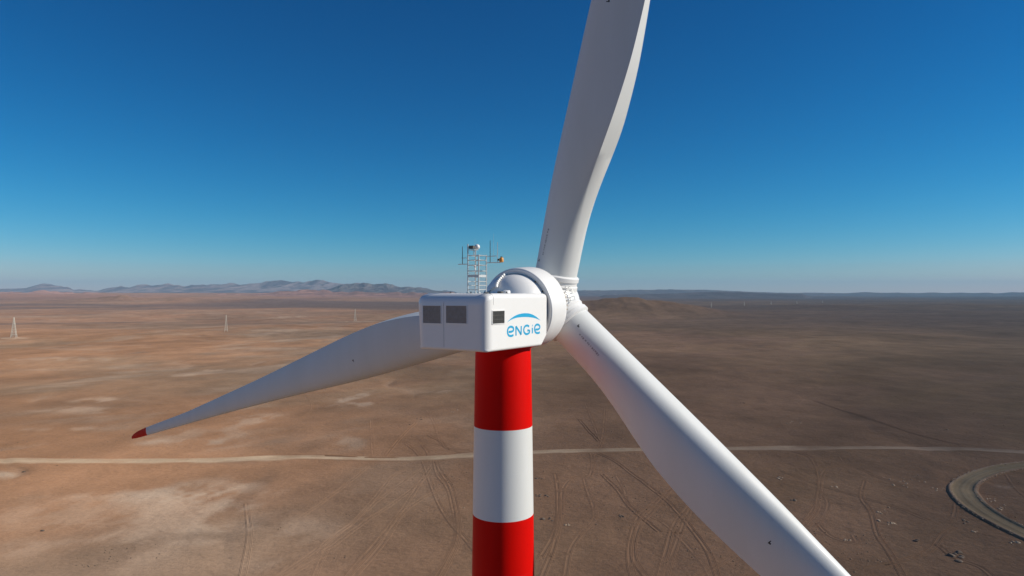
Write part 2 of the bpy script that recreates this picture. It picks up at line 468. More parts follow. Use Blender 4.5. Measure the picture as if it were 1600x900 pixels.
def strip(name, world_pts, prof, mat, colfun, step=2.0, wob=0.0, seed=0, taper=False, **props):
    C = resample(world_pts, step)
    T = np.gradient(C, axis=0); T /= np.linalg.norm(T, axis=1)[:, None] + 1e-9
    N = np.stack([-T[:, 1], T[:, 0]], 1)
    offs = np.array([p[0] for p in prof]); hs = np.array([p[1] for p in prof])
    L = np.arange(len(C)) * step
    w = 1 + wob * fbm(L / 25.0, L * 0 + seed, 3, seed)
    X = C[:, None, 0] + N[:, None, 0] * offs[None] * w[:, None]
    Y = C[:, None, 1] + N[:, None, 1] * offs[None] * w[:, None]
    Z = ground_z(X, Y) + hs[None] + (0.25 * wob * np.abs(hs[None]) * fbm(X / 6, Y / 6, 3, seed + 3) * 3)
    if taper:
        e_ = np.sin(np.linspace(0, math.pi, len(C))) ** .7
        Z = ground_z(X, Y) + (hs[None] + .3) * e_[:, None] * (.75 + .5 * fbm(X / 9, Y / 9, 3, seed)) - .3
    cols = colfun(X, Y, np.broadcast_to(offs[None], X.shape))
    return link(name, grid_mesh(name, X, Y, Z, cols), mat, **props)

def road_col(X, Y, o):
    base = soil(X, Y)
    lane = 1 - 0.10 * np.exp(-((np.abs(o) - 1.6) / .5) ** 2)
    t = 0.74 * sstep(6.0, 3.2, np.abs(o) + 1.4 * fbm(X / 14, Y / 14, 4, 401)) 
    rc = mixc(np.broadcast_to(np.array([.56, .43, .29]), X.shape + (3,)), np.array([.40, .29, .20]), sstep(-120, 260, X))
    t = t * np.clip(.86 + .5 * fbm(X / 9, Y / 9, 4, 402), .3, 1)
    rc = rc * (1 + .22 * fbm(X / 22, Y / 12, 4, 403))[..., None]
    return mixc(base, rc, t) * lane[..., None]
main_pts = [gp(px, py) for px, py in [(-500, 719), (-200, 719.5), (0, 720), (150, 720.5), (300, 719.5), (400, 716.5), (480, 714), (560, 716), (640, 717), (740, 711.5), (830, 707),
            (1000, 702.5), (1200, 700.5), (1400, 699.5), (1500, 701.5), (1600, 706.5), (1750, 717), (1950, 730)]]
strip('road', main_pts, [(-7.5, -.25), (-5.2, .30), (-4.2, .42), (-3.4, .16), (-1.6, .10), (0, .14), (1.6, .10), (3.4, .16), (4.3, .50), (5.4, .35), (7.8, -.25)],
      M_road, road_col, 2.0, 0.32, 5, kind='structure')
# cut bank whose shadow shows along the far side of the road
bank = [gp(px, py) for px, py in [(395, 712.5), (450, 709.5), (490, 710), (520, 712), (580, 713.8), (630, 714.2), (680, 713)]]
strip('roadside_bank', bank, [(-3.4, -.3), (-1.2, .7), (-.2, .95), (.8, .5), (3.2, -.3)], M_track, lambda X, Y, o: soil(X, Y) * .9, 2.0, .4, 15, taper=True, kind='structure')

def curve_col(X, Y, o):
    base = soil(X, Y)
    t = 0.93 * sstep(5.6, 4.5, np.abs(o) + .5 * fbm(X / 7, Y / 7, 3, 6))
    rc = np.broadcast_to(np.array([.26, .195, .115]), X.shape + (3,)) * (1 + .10 * np.cos(o * 2.6) + .2 * fbm(X / 12, Y / 12, 4, 9))[..., None]
    c = mixc(base, rc, t)
    return mixc(c, np.array([.42, .33, .25]), 0.75 * np.exp(-((np.abs(o) - 5.5) / .5) ** 2) * (0.5 + 0.5 * fbm(X / 5, Y / 5, 3, 8)))
curve_pts = [gp(px, py) for px, py in [(1980, 716), (1800, 719), (1700, 721.5), (1640, 724), (1590, 728), (1550, 735), (1518, 747), (1503, 761), (1509, 777), (1530, 796), (1562, 815),
             (1610, 838), (1680, 866), (1800, 905)]]
strip('curved_road', curve_pts, [(-7.4, -.4), (-6.1, .65), (-5.4, 1.0), (-4.7, .35), (-3.2, .2), (-2.2, .1), (-1.2, .26), (0, .32), (1.2, .26), (2.2, .1), (3.2, .2), (4.7, .35), (5.4, 1.0), (6.1, .65), (7.4, -.4)],
      M_road, curve_col, 1.5, .10, 25, kind='structure')

# ------------------------------------------------------------------ tyre tracks: two pressed ruts with low shoulders
TRACKS = [
 # left of the tower
 [(480, 617), (487, 628), (487, 640), (470, 655)], [(580, 656), (581, 675), (583, 705), (584, 714)], [(668, 641), (676, 655), (683, 672), (690, 693), (705, 702), (725, 708)],
 [(635, 693), (650, 705), (662, 722), (672, 750), (685, 783), (702, 812), (725, 838), (745, 862)],
 [(678, 715), (684, 740), (700, 762), (708, 790), (714, 820), (712, 845), (700, 872), (680, 905)],
 [(682, 720), (690, 738), (704, 758), (712, 785), (717, 822), (714, 848), (700, 878), (686, 905)],
 [(672, 730), (655, 755), (632, 790), (610, 820), (585, 850), (550, 890), (535, 910)],
 [(690, 762), (660, 778), (630, 800), (605, 838), (578, 872), (548, 905)],
 [(640, 731), (615, 742), (595, 765), (575, 790), (545, 820), (510, 845), (498, 862)],
 [(662, 730), (630, 752), (598, 775), (560, 808), (522, 838), (497, 865)],
 [(668, 742), (635, 770), (600, 795), (560, 822), (525, 848), (505, 860)],
 [(575, 728), (555, 745), (525, 768), (495, 790), (470, 808)],
 [(507, 848), (470, 875), (425, 905)], [(505, 868), (478, 882), (440, 905)], [(512, 855), (500, 880), (490, 905)],
 [(386, 785), (389, 810), (391, 835), (386, 870), (379, 905)],
 [(660, 695), (668, 705), (672, 715)], [(735, 702), (700, 700), (690, 690), (670, 680)], [(600, 715), (620, 690), (650, 660)],
 # between the tower and the lower blade
 [(923, 705), (926, 722), (922, 742), (912, 744), (895, 746), (880, 762), (876, 800), (866, 850), (845, 905)],
 [(912, 745), (918, 765), (927, 790), (928, 810), (905, 835), (890, 860), (882, 905)],
 [(915, 630), (925, 655), (935, 680), (942, 700)], [(945, 636), (944, 660), (940, 690), (925, 712)], [(905, 655), (925, 678), (936, 690)],
 [(930, 706), (960, 720), (990, 742), (1030, 772), (1055, 795), (1080, 825), (1105, 860), (1122, 905)],
 [(962, 740), (976, 765), (982, 785), (1005, 800), (1040, 818), (1068, 845), (1100, 882), (1112, 905)],
 [(990, 905), (984, 880), (984, 850), (995, 810), (1015, 790), (1048, 763)],
 [(1012, 905), (992, 875), (990, 845), (1002, 815), (1025, 790), (1050, 760)],
 [(1028, 905), (1040, 860), (1052, 820), (1075, 790)], [(1038, 905), (1052, 860), (1065, 825), (1078, 792)],
 [(1085, 900), (1120, 882), (1160, 858)], [(1160, 905), (1195, 888), (1230, 872)],
 [(940, 740), (965, 765), (985, 792), (1030, 830)], 
 [(845, 870), (870, 820), (872, 770), (868, 740)],
 # right of the lower blade
 [(1232, 703), (1262, 712), (1275, 730), (1280, 755), (1275, 785), (1258, 812)], [(1330, 726), (1300, 728), (1284, 740), (1282, 765), (1293, 785), (1285, 808), (1266, 822)],
 [(1281, 750), (1277, 780), (1272, 800), (1255, 818)], [(1311, 712), (1318, 722)],
 [(1350, 750), (1345, 775), (1360, 800), (1370, 835), (1390, 865), (1412, 905)],
 [(1490, 822), (1470, 835), (1455, 855), (1430, 868), (1395, 878), (1350, 888)], [(1495, 755), (1492, 790), (1488, 810)],
 [(1275, 815), (1295, 835), (1320, 845), (1338, 848), (1332, 835)], [(1463, 850), (1490, 870), (1530, 885), (1555, 905)],
 [(1570, 738), (1590, 765), (1620, 790)],
 [(1340, 730), (1380, 748), (1420, 760)], [(1220, 735), (1265, 752), (1330, 772), (1400, 792), (1450, 812)],
 [(1270, 625), (1340, 648), (1420, 675), (1500, 695)],
]
random.seed(4)
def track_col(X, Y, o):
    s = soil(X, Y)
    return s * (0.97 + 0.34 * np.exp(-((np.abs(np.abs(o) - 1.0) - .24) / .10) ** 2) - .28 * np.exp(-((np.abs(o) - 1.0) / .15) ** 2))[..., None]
for i, tr in enumerate(TRACKS):
    hh = random.uniform(.06, .11) * (1.35 if i in (3, 4, 5, 18, 19, 23) else 1)
    a = [(-1.0 + q, h) for q, h in ((-.38, -.05), (-.25, hh), (-.18, hh * .8), (-.09, .012), (.09, .012), (.18, hh * .8), (.25, hh), (.38, .0))]
    b = [(-q, h) for q, h in a][::-1]
    mid = [(0, .012)]
    strip('tyre_track', [gp(*p) for p in tr], a + b, M_track, track_col, 1.2, 0.12, 200 + i, kind='structure')

# ------------------------------------------------------------------ rocks
def rock_mesh(seed, n=2, flat=.6):
    rnd = random.Random(seed)
    bm = bmesh.new()
    bmesh.ops.create_icosphere(bm, subdivisions=n, radius=1.0)
    dirs = [(Vector((rnd.uniform(-1, 1), rnd.uniform(-1, 1), rnd.uniform(-.4, 1))).normalized(), rnd.uniform(.55, .85)) for _ in range(9)]
    for v in bm.verts:
        for d, lim in dirs:
            k = v.co.dot(d)
            if k > lim: v.co -= d * (k - lim)
        v.co.z *= flat; v.co *= 1 + rnd.uniform(-.05, .05)
    me = bpy.data.meshes.new('rock'); bm.to_mesh(me); bm.free()
    return me
rocks_p = [rock_mesh(i) for i in range(5)]; rocks_d = [rock_mesh(10 + i) for i in range(4)]
for m_ in rocks_p: m_.materials.append(M_rock)
for m_ in rocks_d: m_.materials.append(M_rockdark)
CLUSTERS = [
 (1410, 754, 24, 12, 16, 'p', 'small pale rock in the scatter between the road and the curved road'),
 (1307, 760, 6, 3, 4, 'p', 'pale rock in the pair of stones right of the forked tyre tracks'),
 (1217, 747, 10, 2, 6, 'p', 'pale rock in the row close beside the lower blade, just below the dirt road'),
 (1238, 780, 6, 3, 4, 'd', 'brown rock in the small heap next to the lower blade edge'),
 (1395, 818, 10, 3, 7, 'p', 'pale rock in the short row on brown soil below the wide scatter'),
 (1377, 800, 8, 10, 6, 'p', 'small loose pale rock strewn below the wide scatter'),
 (1468, 763, 8, 4, 7, 'p', 'pale rock in the tight heap just left of the curved road bend'),
 (1508, 814, 6, 3, 4, 'd', 'dark boulder lying below the curved road bend'),
 (1520, 830, 7, 2, 4, 'p', 'pale rock in the row below the curved road bend'),
 (1428, 843, 5, 3, 3, 'd', 'lone brown rock left of the curved tyre track'),
 (1497, 868, 12, 6, 6, 'D', 'large dark boulder in the heap near the bottom right'),
 (1583, 847, 14, 4, 8, 'p', 'pale rock in the row along the lower bank of the curved road'),
 (1567, 793, 10, 4, 6, 'p', 'white stone in the group inside the curved road'),
 (1547, 780, 8, 5, 5, 'p', 'pale stone near the inner shoulder of the curved road'),
 (842, 747, 5, 1.5, 4, 'd', 'brown rock in the upper row right beside the white tower band'),
 (848, 774, 10, 3, 8, 'd', 'brown rock in the second row right beside the white tower band'),
 (857, 811, 9, 3, 6, 'd', 'small brown rock right of the tower near the lower red band'),
 (889, 819, 4, 1.5, 3, 'p', 'pale rock in the little group between two tyre tracks'),
 (969, 805, 5, 2, 4, 'd', 'brown rock alone between the tyre tracks right of the tower'),
 (1162, 629, 4, 1.5, 4, 'd', 'rock in the small heap above the dirt road, right of the lower blade'),
 (1142, 608, 18, 2, 8, 'p', 'pale rock in the long sparse row above the dirt road'),
 (1240, 658, 16, 4, 8, 'p', 'pale stone in the sparse patch above the dirt road'),
 (1480, 672, 5, 1, 2, 'd', 'dark rock far above the curved road'),
 (642, 662, 4, 1.5, 4, 'd', 'brown rock in the left heap near the winding track left of the tower'),
 (657, 653, 5, 2, 4, 'd', 'brown rock in the right heap near the winding track left of the tower'),
 (709, 641, 8, 4, 5, 'p', 'pale stone left of the upper red tower band'),
 (724, 793, 2, 1, 1, 'p', 'single pale stone left of the white tower band'),
 (40, 737, 3, 1, 2, 'd', 'dark stone on orange sand below the road at the far left'),
 (70, 828, 2, 1, 1, 'd', 'single dark stone on pale sand at the lower left'),
 (1325, 843, 8, 4, 4, 'p', 'small stone inside the looped tyre track'),
]
random.seed(11)
for (px, py, wx, wy, n, kd, lab) in CLUSTERS:
    for k in range(n):
        qx = px + random.gauss(0, wx * .55); qy = py + random.gauss(0, wy * .5)
        x, y = gp(qx, qy)
        pool = rocks_p if kd == 'p' else rocks_d
        o = bpy.data.objects.new('rock', random.choice(pool)); COL.objects.link(o)
        s = random.uniform(.28, .75) * (1.0 if kd == 'p' else 1.15)
        if kd == 'D': s = random.uniform(.8, 1.7)
        if k == 0: s *= 1.35
        o.scale = (s * random.uniform(.9, 1.5), s * random.uniform(.9, 1.3), s * random.uniform(.8, 1.15))
        o.rotation_euler = (0, 0, random.uniform(0, 6.28))
        o.location = (x, y, float(ground_z(x, y)) + .08 * s)
        o['label'] = lab; o['category'] = 'rock'
        if n > 1: o['group'] = 'rocks: ' + lab

# loose stones strewn thinly over the plain, too small and too many to count
ico = bmesh.new(); bmesh.ops.create_icosphere(ico, subdivisions=1, radius=1.0)
iv = np.array([v.co[:] for v in ico.verts]); if_ = np.array([[v.index for v in f.verts] for f in ico.faces]); ico.free()
rg_ = np.random.default_rng(5)
N_ = 26000
dd = 225 + 620 * rg_.random(N_) ** 1.3; xx = (rg_.random(N_) * 1.9 - .95) * dd
dens = fbm(xx / 34, dd / 50, 5, 501, .6) + .10 * sstep(-50, 150, xx) + .35 * fbm(xx / 7, dd / 9, 2, 503)
keep = dens > .36
xx, dd = xx[keep], dd[keep]; n_ = len(xx)
ss = .07 + .30 * rg_.random(n_) ** 3
an_ = rg_.random(n_) * 6.28
sc_ = np.stack([ss * (.8 + .9 * rg_.random(n_)), ss * (.8 + .5 * rg_.random(n_)), ss * (.45 + .35 * rg_.random(n_))], 1)
V_ = iv[None] * sc_[:, None] * (1 + .25 * (rg_.random((n_, len(iv), 1)) - .5))
c_, s_ = np.cos(an_)[:, None], np.sin(an_)[:, None]
V_ = np.stack([V_[..., 0] * c_ - V_[..., 1] * s_ + xx[:, None], V_[..., 0] * s_ + V_[..., 1] * c_ + dd[:, None], V_[..., 2] + (ground_z(xx, dd) + .15 * ss)[:, None]], -1)
Fc = (if_[None] + (np.arange(n_) * len(iv))[:, None, None]).reshape(-1, 3)
me_ = bpy.data.meshes.new('loose_stones'); me_.vertices.add(n_ * len(iv)); me_.vertices.foreach_set('co', V_.astype(np.float32).ravel())
me_.loops.add(Fc.size); me_.loops.foreach_set('vertex_index', Fc.ravel().astype(np.int32))
me_.polygons.add(len(Fc)); me_.polygons.foreach_set('loop_start', (np.arange(len(Fc)) * 3).astype(np.int32)); me_.update(calc_edges=True)
link('loose_stones', me_, M_stone, kind='stuff', label='small loose stones strewn thinly over the desert floor')

# rubble along the inner and outer shoulders of the curved road
rub = bmesh.new(); rndr = random.Random(77)
Cc = resample(curve_pts, 1.5)
Tc = np.gradient(Cc, axis=0); Tc /= np.linalg.norm(Tc, axis=1)[:, None]
for i in range(10, len(Cc) - 10):
    for side in (-1, 1):
        for q in range(3):
            off = side * (5.6 + rndr.gauss(0, .5)); k = rndr.uniform(0, 1.5)
            x = Cc[i, 0] - Tc[i, 1] * off + Tc[i, 0] * k; y = Cc[i, 1] + Tc[i, 0] * off + Tc[i, 1] * k
            s = rndr.uniform(.12, .42); z = float(ground_z(x, y)) + .55
            vv = bmesh.ops.create_icosphere(rub, subdivisions=1, radius=s)['verts']
            for v in vv: v.co = Vector((v.co.x * rndr.uniform(.8, 1.5), v.co.y * rndr.uniform(.8, 1.3), v.co.z * .8)) + Vector((x, y, z))
obj_bm('rubble', rub, M_rock, kind='stuff', label='loose stones heaped on both shoulders of the curved road')

# ------------------------------------------------------------------ lattice pylons
def pylon(px, base_y, top_y, lean_w, label, thk=1.0):
    d = CAM_H * F / (base_y - HOR); x, y = gp(px, base_y)
    z0 = float(ground_z(x, y)); Ht = (base_y - top_y) / F * y
    root = empty('pylon', (x, y, z0), label=label, category='pylon', group='lattice pylons crossing the desert plain')
    root.rotation_euler = (0, 0, R(20))
    w0 = lean_w; w1 = lean_w * .14
    def hw(t): return w0 * (1 - t) ** 1.15 + w1 * t
    th = max(.12, 0.30 * y / 1600 * thk)
    bm = bmesh.new(); N = 9
    zs = [Ht * (1 - (1 - k / N) ** 1.25) for k in range(N + 1)]
    cs = []
    for z in zs:
        w = hw(z / Ht); cs.append([Vector((sx * w, sy * w, z)) for sx, sy in ((-1, -1), (1, -1), (1, 1), (-1, 1))])
    for k in range(N):
        for c in range(4):
            c2 = (c + 1) % 4
            add_bar(bm, cs[k][c], cs[k + 1][c], th)
            add_bar(bm, cs[k][c], cs[k + 1][c2], th * .6); add_bar(bm, cs[k][c2], cs[k + 1][c], th * .6)
            if k: add_bar(bm, cs[k][c], cs[k][c2], th * 1.1)
    obj_bm('mast', bm, M_pylon, root)
    for t, L in ((.70, .105), (.81, .125), (.92, .10)):
        bm = bmesh.new(); z = Ht * t; w = hw(t)
        for s in (-1, 1):
            tip = Vector((0, s * Ht * L, z + .3))
            for sx in (-1, 1):
                add_bar(bm, (sx * w, s * w, z), tip, th * .6); 
            add_bar(bm, (0, s * w, z + Ht * .035), tip, th * .6)
            add_bar(bm, tip, tip - Vector((0, 0, Ht * .03)), th * .7)
        add_bar(bm, (-w, -w, z), (-w, w, z), th * .5); add_bar(bm, (w, -w, z), (w, w, z), th * .5)
        obj_bm('crossarm', bm, M_pylon, root)
    return root
pylon(22, 527, 496, 5.0, 'pale lattice pylon nearest the left edge, tallest and widest at its base')
pylon(353.5, 518, 492, 3.6, 'slim pale lattice pylon on the tan plain above the left blade tip', .6)
pylon(555, 501, 482, 4.4, 'faint lattice pylon beside a pale streak, left of the nacelle', .5)
for q, (px, by, ty, lab) in enumerate([(1046.5, 481.5, 472.5, 'tiny lattice pylon right of the dark mound, first of the far right row'),
        (1111.5, 480, 472.5, 'tiny lattice pylon, second from the mound in the far right row'),
        (1163, 477.5, 471.5, 'tiny faint pylon, third from the mound in the far right row'),
        (1205, 475.5, 470.5, 'tiny faint pylon, fourth from the mound in the far right row'),
        (1245, 474, 469.5, 'tiny faint pylon, fifth from the mound in the far right row'),
        (1285, 472.8, 468.8, 'barely visible pylon ending the far right row')]):
    pylon(px, by, ty, 3.0, lab, .35)

# ------------------------------------------------------------------ wind turbine
A_ANG = R(33)
AX = Vector((math.sin(A_ANG), math.cos(A_ANG), 0))        # upwind, from the nacelle's back to the rotor
RT = Vector((math.cos(A_ANG), -math.sin(A_ANG), 0))       # to the logo side
UP = Vector((0, 0, 1))
NW, NH, NL = 5.55, 3.83, 7.75
CR = Vector((-1.62, 44.0, CAM_H - 0.02))                  # roof-level corner between back and logo side
ORG = CR - RT * 2.775                                  # centre of the back edge, roof level
def nac(r, t, z):
    """r to the logo side, t towards the rotor, z from roof level"""
    return ORG + RT * r + AX * t + UP * z
TWR_T = 6.05
tc_ = nac(0, TWR_T, 0)
tz0 = float(ground_z(tc_.x, tc_.y))
turbine = empty('wind_turbine', (tc_.x, tc_.y, tz0), label='white wind turbine on a red and white banded tower with a blue logo', category='wind turbine')
NM = Matrix(((RT.x, AX.x, 0, ORG.x), (RT.y, AX.y, 0, ORG.y), (0, 0, 1, ORG.z), (0, 0, 0, 1)))
def child(name, bm, mats, parent=turbine, M=None, **k):
    """mesh given in nacelle axes, child of the turbine"""
    Mx = NM if M is None else M
    base = parent
    wm = Matrix.Translation(turbine.location)
    bmesh.ops.transform(bm, matrix=wm.inverted() @ Mx, verts=bm.verts)
    return obj_bm(name, bm, mats, base, **k)

# tower with painted bands
bm = bmesh.new()
tz_top = -3.80
r_top, r_bot = 2.045, 3.1
span = ORG.z + tz_top - tz0
zb = [tz_top, -9.75]
z = -9.75
while z - 6.45 > -ORG.z + tz0:
    z -= 6.45; zb.append(z)
zb.append(tz0 - ORG.z - .5)
n = 96; rings = []; zz = []
for i in range(len(zb) - 1):
    zz.append(zb[i])
    for q in range(1, 4): zz.append(zb[i] + (zb[i + 1] - zb[i]) * q / 4)
zz.append(zb[-1])
def t_r(z): return r_top + (r_bot - r_top) * ((tz_top - z) / span) ** 0.82
for z in zz:
    r = t_r(z); rings.append([bm.verts.new((r * math.cos(2 * math.pi * k / n), TWR_T + r * math.sin(2 * math.pi * k / n), z)) for k in range(n)])
for i in range(len(rings) - 1):
    for k in range(n):
        f = bm.faces.new((rings[i][k], rings[i][(k + 1) % n], rings[i + 1][(k + 1) % n], rings[i + 1][k]))
        f.material_index = (i // 4) % 2
bm.faces.new(rings[0])
tower = child('tower', bm, [M_red, M_towerwhite], autosmooth=40)
for z, mt_ in ((-8.4, M_red), (-12.9, M_towerwhite), (-20.1, M_red), (-26, M_towerwhite)):     # weld seams between the tower cans
    bm = bmesh.new(); r = t_r(z)
    add_lathe(bm, [(r - .01, -.02), (r + .003, -.012), (r + .003, .012), (r - .01, .02)], 96, Matrix.Translation((0, TWR_T, z)), cap=False)
    child('weld_seam', bm, mt_, tower, smooth=True)
bm = bmesh.new()
add_lathe(bm, [(2.12, -.28), (2.12, 0), (2.0, .02)], 96, Matrix.Translation((0, TWR_T, -3.72)), cap=True)
child('yaw_collar', bm, M_red, tower, autosmooth=40)

# nacelle: side outline in (t, z), extruded across, narrower at the bottom on the far side
def rounded_nacelle():
    bm = bmesh.new()
    prof = [(0.0, -NH), (6.95, -NH), (7.75, -3.05), (7.75, 0.0), (0.0, 0.0)]
    L, Rr = [], []
    for (t, z) in prof:
        k = -z / NH
        L.append(bm.verts.new((-3.42 + .22 * k, t + (.05 * k if t < 1 else 0), z)))
        Rr.append(bm.verts.new((NW / 2 - .03 * k, t + (.05 * k if t < 1 else 0), z)))
    m = len(prof)
    bm.faces.new(Rr); bm.faces.new(L[::-1])
    fs = {}
    for i in range(m):
        j = (i + 1) % m
        fs[i] = bm.faces.new((L[i], L[j], Rr[j], Rr[i]))
    bmesh.ops.recalc_face_normals(bm, faces=bm.faces)
    bm.edges.ensure_lookup_table()
    lay = bm.edges.layers.float.new('bevel_weight_edge')
    def e(a, b): return bm.edges.get((a, b))
    for i in range(m):
        j = (i + 1) % m
        wl = wr = .1
        if {i, j} == {4, 0}: wl, wr = .8, .7          # vertical back edges
        if {i, j} == {3, 4}: wl, wr = .8, .36          # roof to sides
        if {i, j} == {0, 1}: wl = wr = .2
        if {i, j} == {2, 3}: wl, wr = .2, .12
        e(L[i], L[j])[lay] = wl; e(Rr[i], Rr[j])[lay] = wr
    e(L[4], Rr[4])[lay] = .85                  # roof to back
    e(L[0], Rr[0])[lay] = .22
    for i in (1, 2): e(L[i], Rr[i])[lay] = .12
    e(L[3], Rr[3])[lay] = .35
    return bm
bm = rounded_nacelle()
nacelle = child('nacelle', bm, M_nac)
bv = nacelle.modifiers.new('round', 'BEVEL'); bv.limit_method = 'WEIGHT'; bv.width = 1.0; bv.segments = 8; bv.profile = .55
bv.use_clamp_overlap = False
for p in nacelle.data.polygons: p.use_smooth = True
ws = nacelle.modifiers.new('wn', 'WEIGHTED_NORMAL'); ws.keep_sharp = True

def unproj(px, py, plane_pt, nrm):
    ang = R(.42)
    d = Vector(((px - 800) / F, 1, (450 - py) / F))
    d = Vector((d.x, d.y * math.cos(ang) - d.z * math.sin(ang), d.y * math.sin(ang) + d.z * math.cos(ang)))
    o = Vector((0, 0, CAM_H))
    return o + d * ((plane_pt - o).dot(nrm) / d.dot(nrm))
NMi = NM.inverted()
def side_pt(px, py):     # -> (t, z) on the logo side
    p = NMi @ unproj(px, py, nac(NW / 2, 0, 0), RT); return (p.y, p.z)
def back_pt(px, py):     # -> (r, z) on the back face
    p = NMi @ unproj(px, py, nac(0, 0, 0), AX); return (p.x, p.z)

def side_r(z): return NW / 2 - .03 * (-z / NH)

def louvre(name, quad, on_side):
    """recessed grille: frame, dark back and slats.  quad = (u0,u1,z0,z1)"""
    u0, u1, z0, z1 = quad
    def P(u, z, out):
        if on_side: return Vector((side_r(z) + out, u, z))
        return Vector((u, .05 * (-z / NH) - out, z))
    def slab(bm, ua, ub, za, zb_, oa, ob):
        vs = [P(u, z, o) for o in (oa, ob) for (u, z) in ((ua, za), (ub, za), (ub, zb_), (ua, zb_))]
        v = [bm.verts.new(p) for p in vs]
        for f in ((0, 1, 2, 3), (7, 6, 5, 4), (0, 4, 5, 1), (1, 5, 6, 2), (2, 6, 7, 3), (3, 7, 4, 0)): bm.faces.new([v[k] for k in f])
    bm = bmesh.new()
    slab(bm, u0, u1, z0, z1, -.02, .008)
    g_ = child('air_vent', bm, M_vent if on_side else M_ventback, nacelle)
    bm = bmesh.new(); w = .045
    slab(bm, u0 - w, u0, z0 - w, z1 + w, -.02, .035); slab(bm, u1, u1 + w, z0 - w, z1 + w, -.02, .035)
    slab(bm, u0, u1, z0 - w, z0, -.02, .045); slab(bm, u0, u1, z1, z1 + w, -.02, .035)
    child('vent_frame', bm, M_nac if on_side else M_white, g_)
    bm = bmesh.new(); ns = int((u1 - u0) / .075)
    for k in range(ns):
        c = u0 + (k + .5) * (u1 - u0) / ns
        slab(bm, c - .017, c + .017, z0 + .01, z1 - .01, .006, .03)
    for k in range(1, 3):
        c = z0 + k * (z1 - z0) / 3
        slab(bm, u0 + .01, u1 - .01, c - .01, c + .01, .0301, .036)
    child('vent_slats', bm, M_vent if on_side else M_ventback, g_)
a = side_pt(769.5, 506); b = side_pt(788, 485.5); louvre('air_vent', (a[0], b[0], a[1], b[1]), True)
for (x0, x1) in ((661, 688.8), (697, 729)):
    a = back_pt(x0, 504.5); b = back_pt(x1, 478); louvre('air_vent', (a[0], b[0], a[1], b[1]), False)

# seams between the nacelle panels
def strip_prism(bm, pts, w, out, th=.006):
    pass
bm = bmesh.new()
r_ = back_pt(693, 500)[0]
pathp = [(r_, .05, -NH + .2), (r_, .01, -.86)]
for k in range(9):
    an = k / 8 * math.pi / 2; pathp.append((r_, .85 - .85 * math.cos(an), -.85 + .85 * math.sin(an)))
pathp += [(r_, 2.2, 0), (r_, 5.0, 0)]
for p, q in zip(pathp[:-1], pathp[1:]): add_bar(bm, p, q, .016, 6)
child('panel_seam', bm, M_seam, nacelle)
bm = bmesh.new()
pts = [(NW / 2 - 1.2, .75, 0.0)]
for k in range(7):
    an = k / 6 * math.pi / 2; pts.append((NW / 2 - .34 + .34 * math.sin(an), .75, -.34 + .34 * math.cos(an)))
pts += [(NW / 2 - .005, .75, -.75)]
for p, q in zip(pts[:-1], pts[1:]): add_bar(bm, p, q, .014, 6)
child('panel_seam', bm, M_seam, nacelle)

# roof fixtures
for (px, s) in ((688, 0), (720, 0), (750, 1), (773, 1), (803, 1)):
    if s: r, t = NW / 2 - .55, None
    bm = bmesh.new()
    if s:
        tt = side_pt(px, 459)[0] - .15; c = Vector((NW / 2 - .5, max(tt, .5), 0))
    else:
        rr = back_pt(px, 458)[0] + .1; c = Vector((rr, 1.0, 0))
    add_box(bm, c + Vector((0, 0, .02)), (.14, .14, .04)); add_bar(bm, c + Vector((0, 0, .03)), c + Vector((0, 0, .12)), .035, 8)
    child('lifting_eye', bm, M_darkmetal, nacelle)
bm = bmesh.new()
add_lathe(bm, [(.34, 0), (.34, .17), (.30, .21), (0, .22)], 32, Matrix.Translation((1.5, 4.1, 0)))
child('roof_hatch', bm, M_white, nacelle, autosmooth=30)
bm = bmesh.new(); add_box(bm, (1.5, 3.45, .07), (.34, .3, .14)); 
bmesh.ops.bevel(bm, geom=bm.edges[:], offset=.02, segments=2, affect='EDGES')
child('roof_sensor', bm, M_vent, nacelle)

# generator: domed rear cover and the big ring
GZc = -1.20
GA = Matrix.Translation((0, 0, GZc)) @ Matrix.Rotation(R(-90), 4, 'X') # local Z -> +t (axis)
TILT = R(4.0)
GM = Matrix.Translation((0, 8.0, GZc)) @ Matrix.Rotation(TILT, 4, 'X') @ Matrix.Rotation(R(-90), 4, 'X')
bm = bmesh.new()
prof = [(0, -2.35), (.8, -2.28), (1.4, -2.1), (1.85, -1.86), (2.2, -1.56), (2.45, -1.2), (2.6, -.85), (2.66, -.4), (2.68, .1), (2.68, .9)]
add_lathe(bm, prof, 96, GM)
gen_cover = child('generator_cover', bm, M_white, autosmooth=35)
DOME = [(-1.62, 0), (-1.56, .8), (-1.42, 1.4), (-1.2, 1.85), (-.98, 2.15), (-.72, 2.36), (-.42, 2.48), (-.1, 2.53), (.2, 2.54)]
bm = bmesh.new()      # raised service cowl on the crown, with a stepped rim
rows = []
for i in range(11):
    an = R(-106 - 42 * i / 10); row = []
    for (rad, z) in [(1.9, -1.6), (1.93, -2.0), (2.2, -1.82), (2.48, -1.45), (2.68, -1.0), (2.78, -.5), (2.8, .1), (2.5, .1)]:
        row.append(bm.verts.new(GM @ Vector((math.cos(an) * rad, math.sin(an) * rad, z))))
    rows.append(row)
for a_, b_ in zip(rows[:-1], rows[1:]):
    for k in range(len(a_)): bm.faces.new((a_[k], a_[(k + 1) % len(a_)], b_[(k + 1) % len(a_)], b_[k]))
bm.faces.new(rows[0]); bm.faces.new(rows[-1][::-1])
cowl = child('service_cowl', bm, M_white, gen_cover, autosmooth=30)
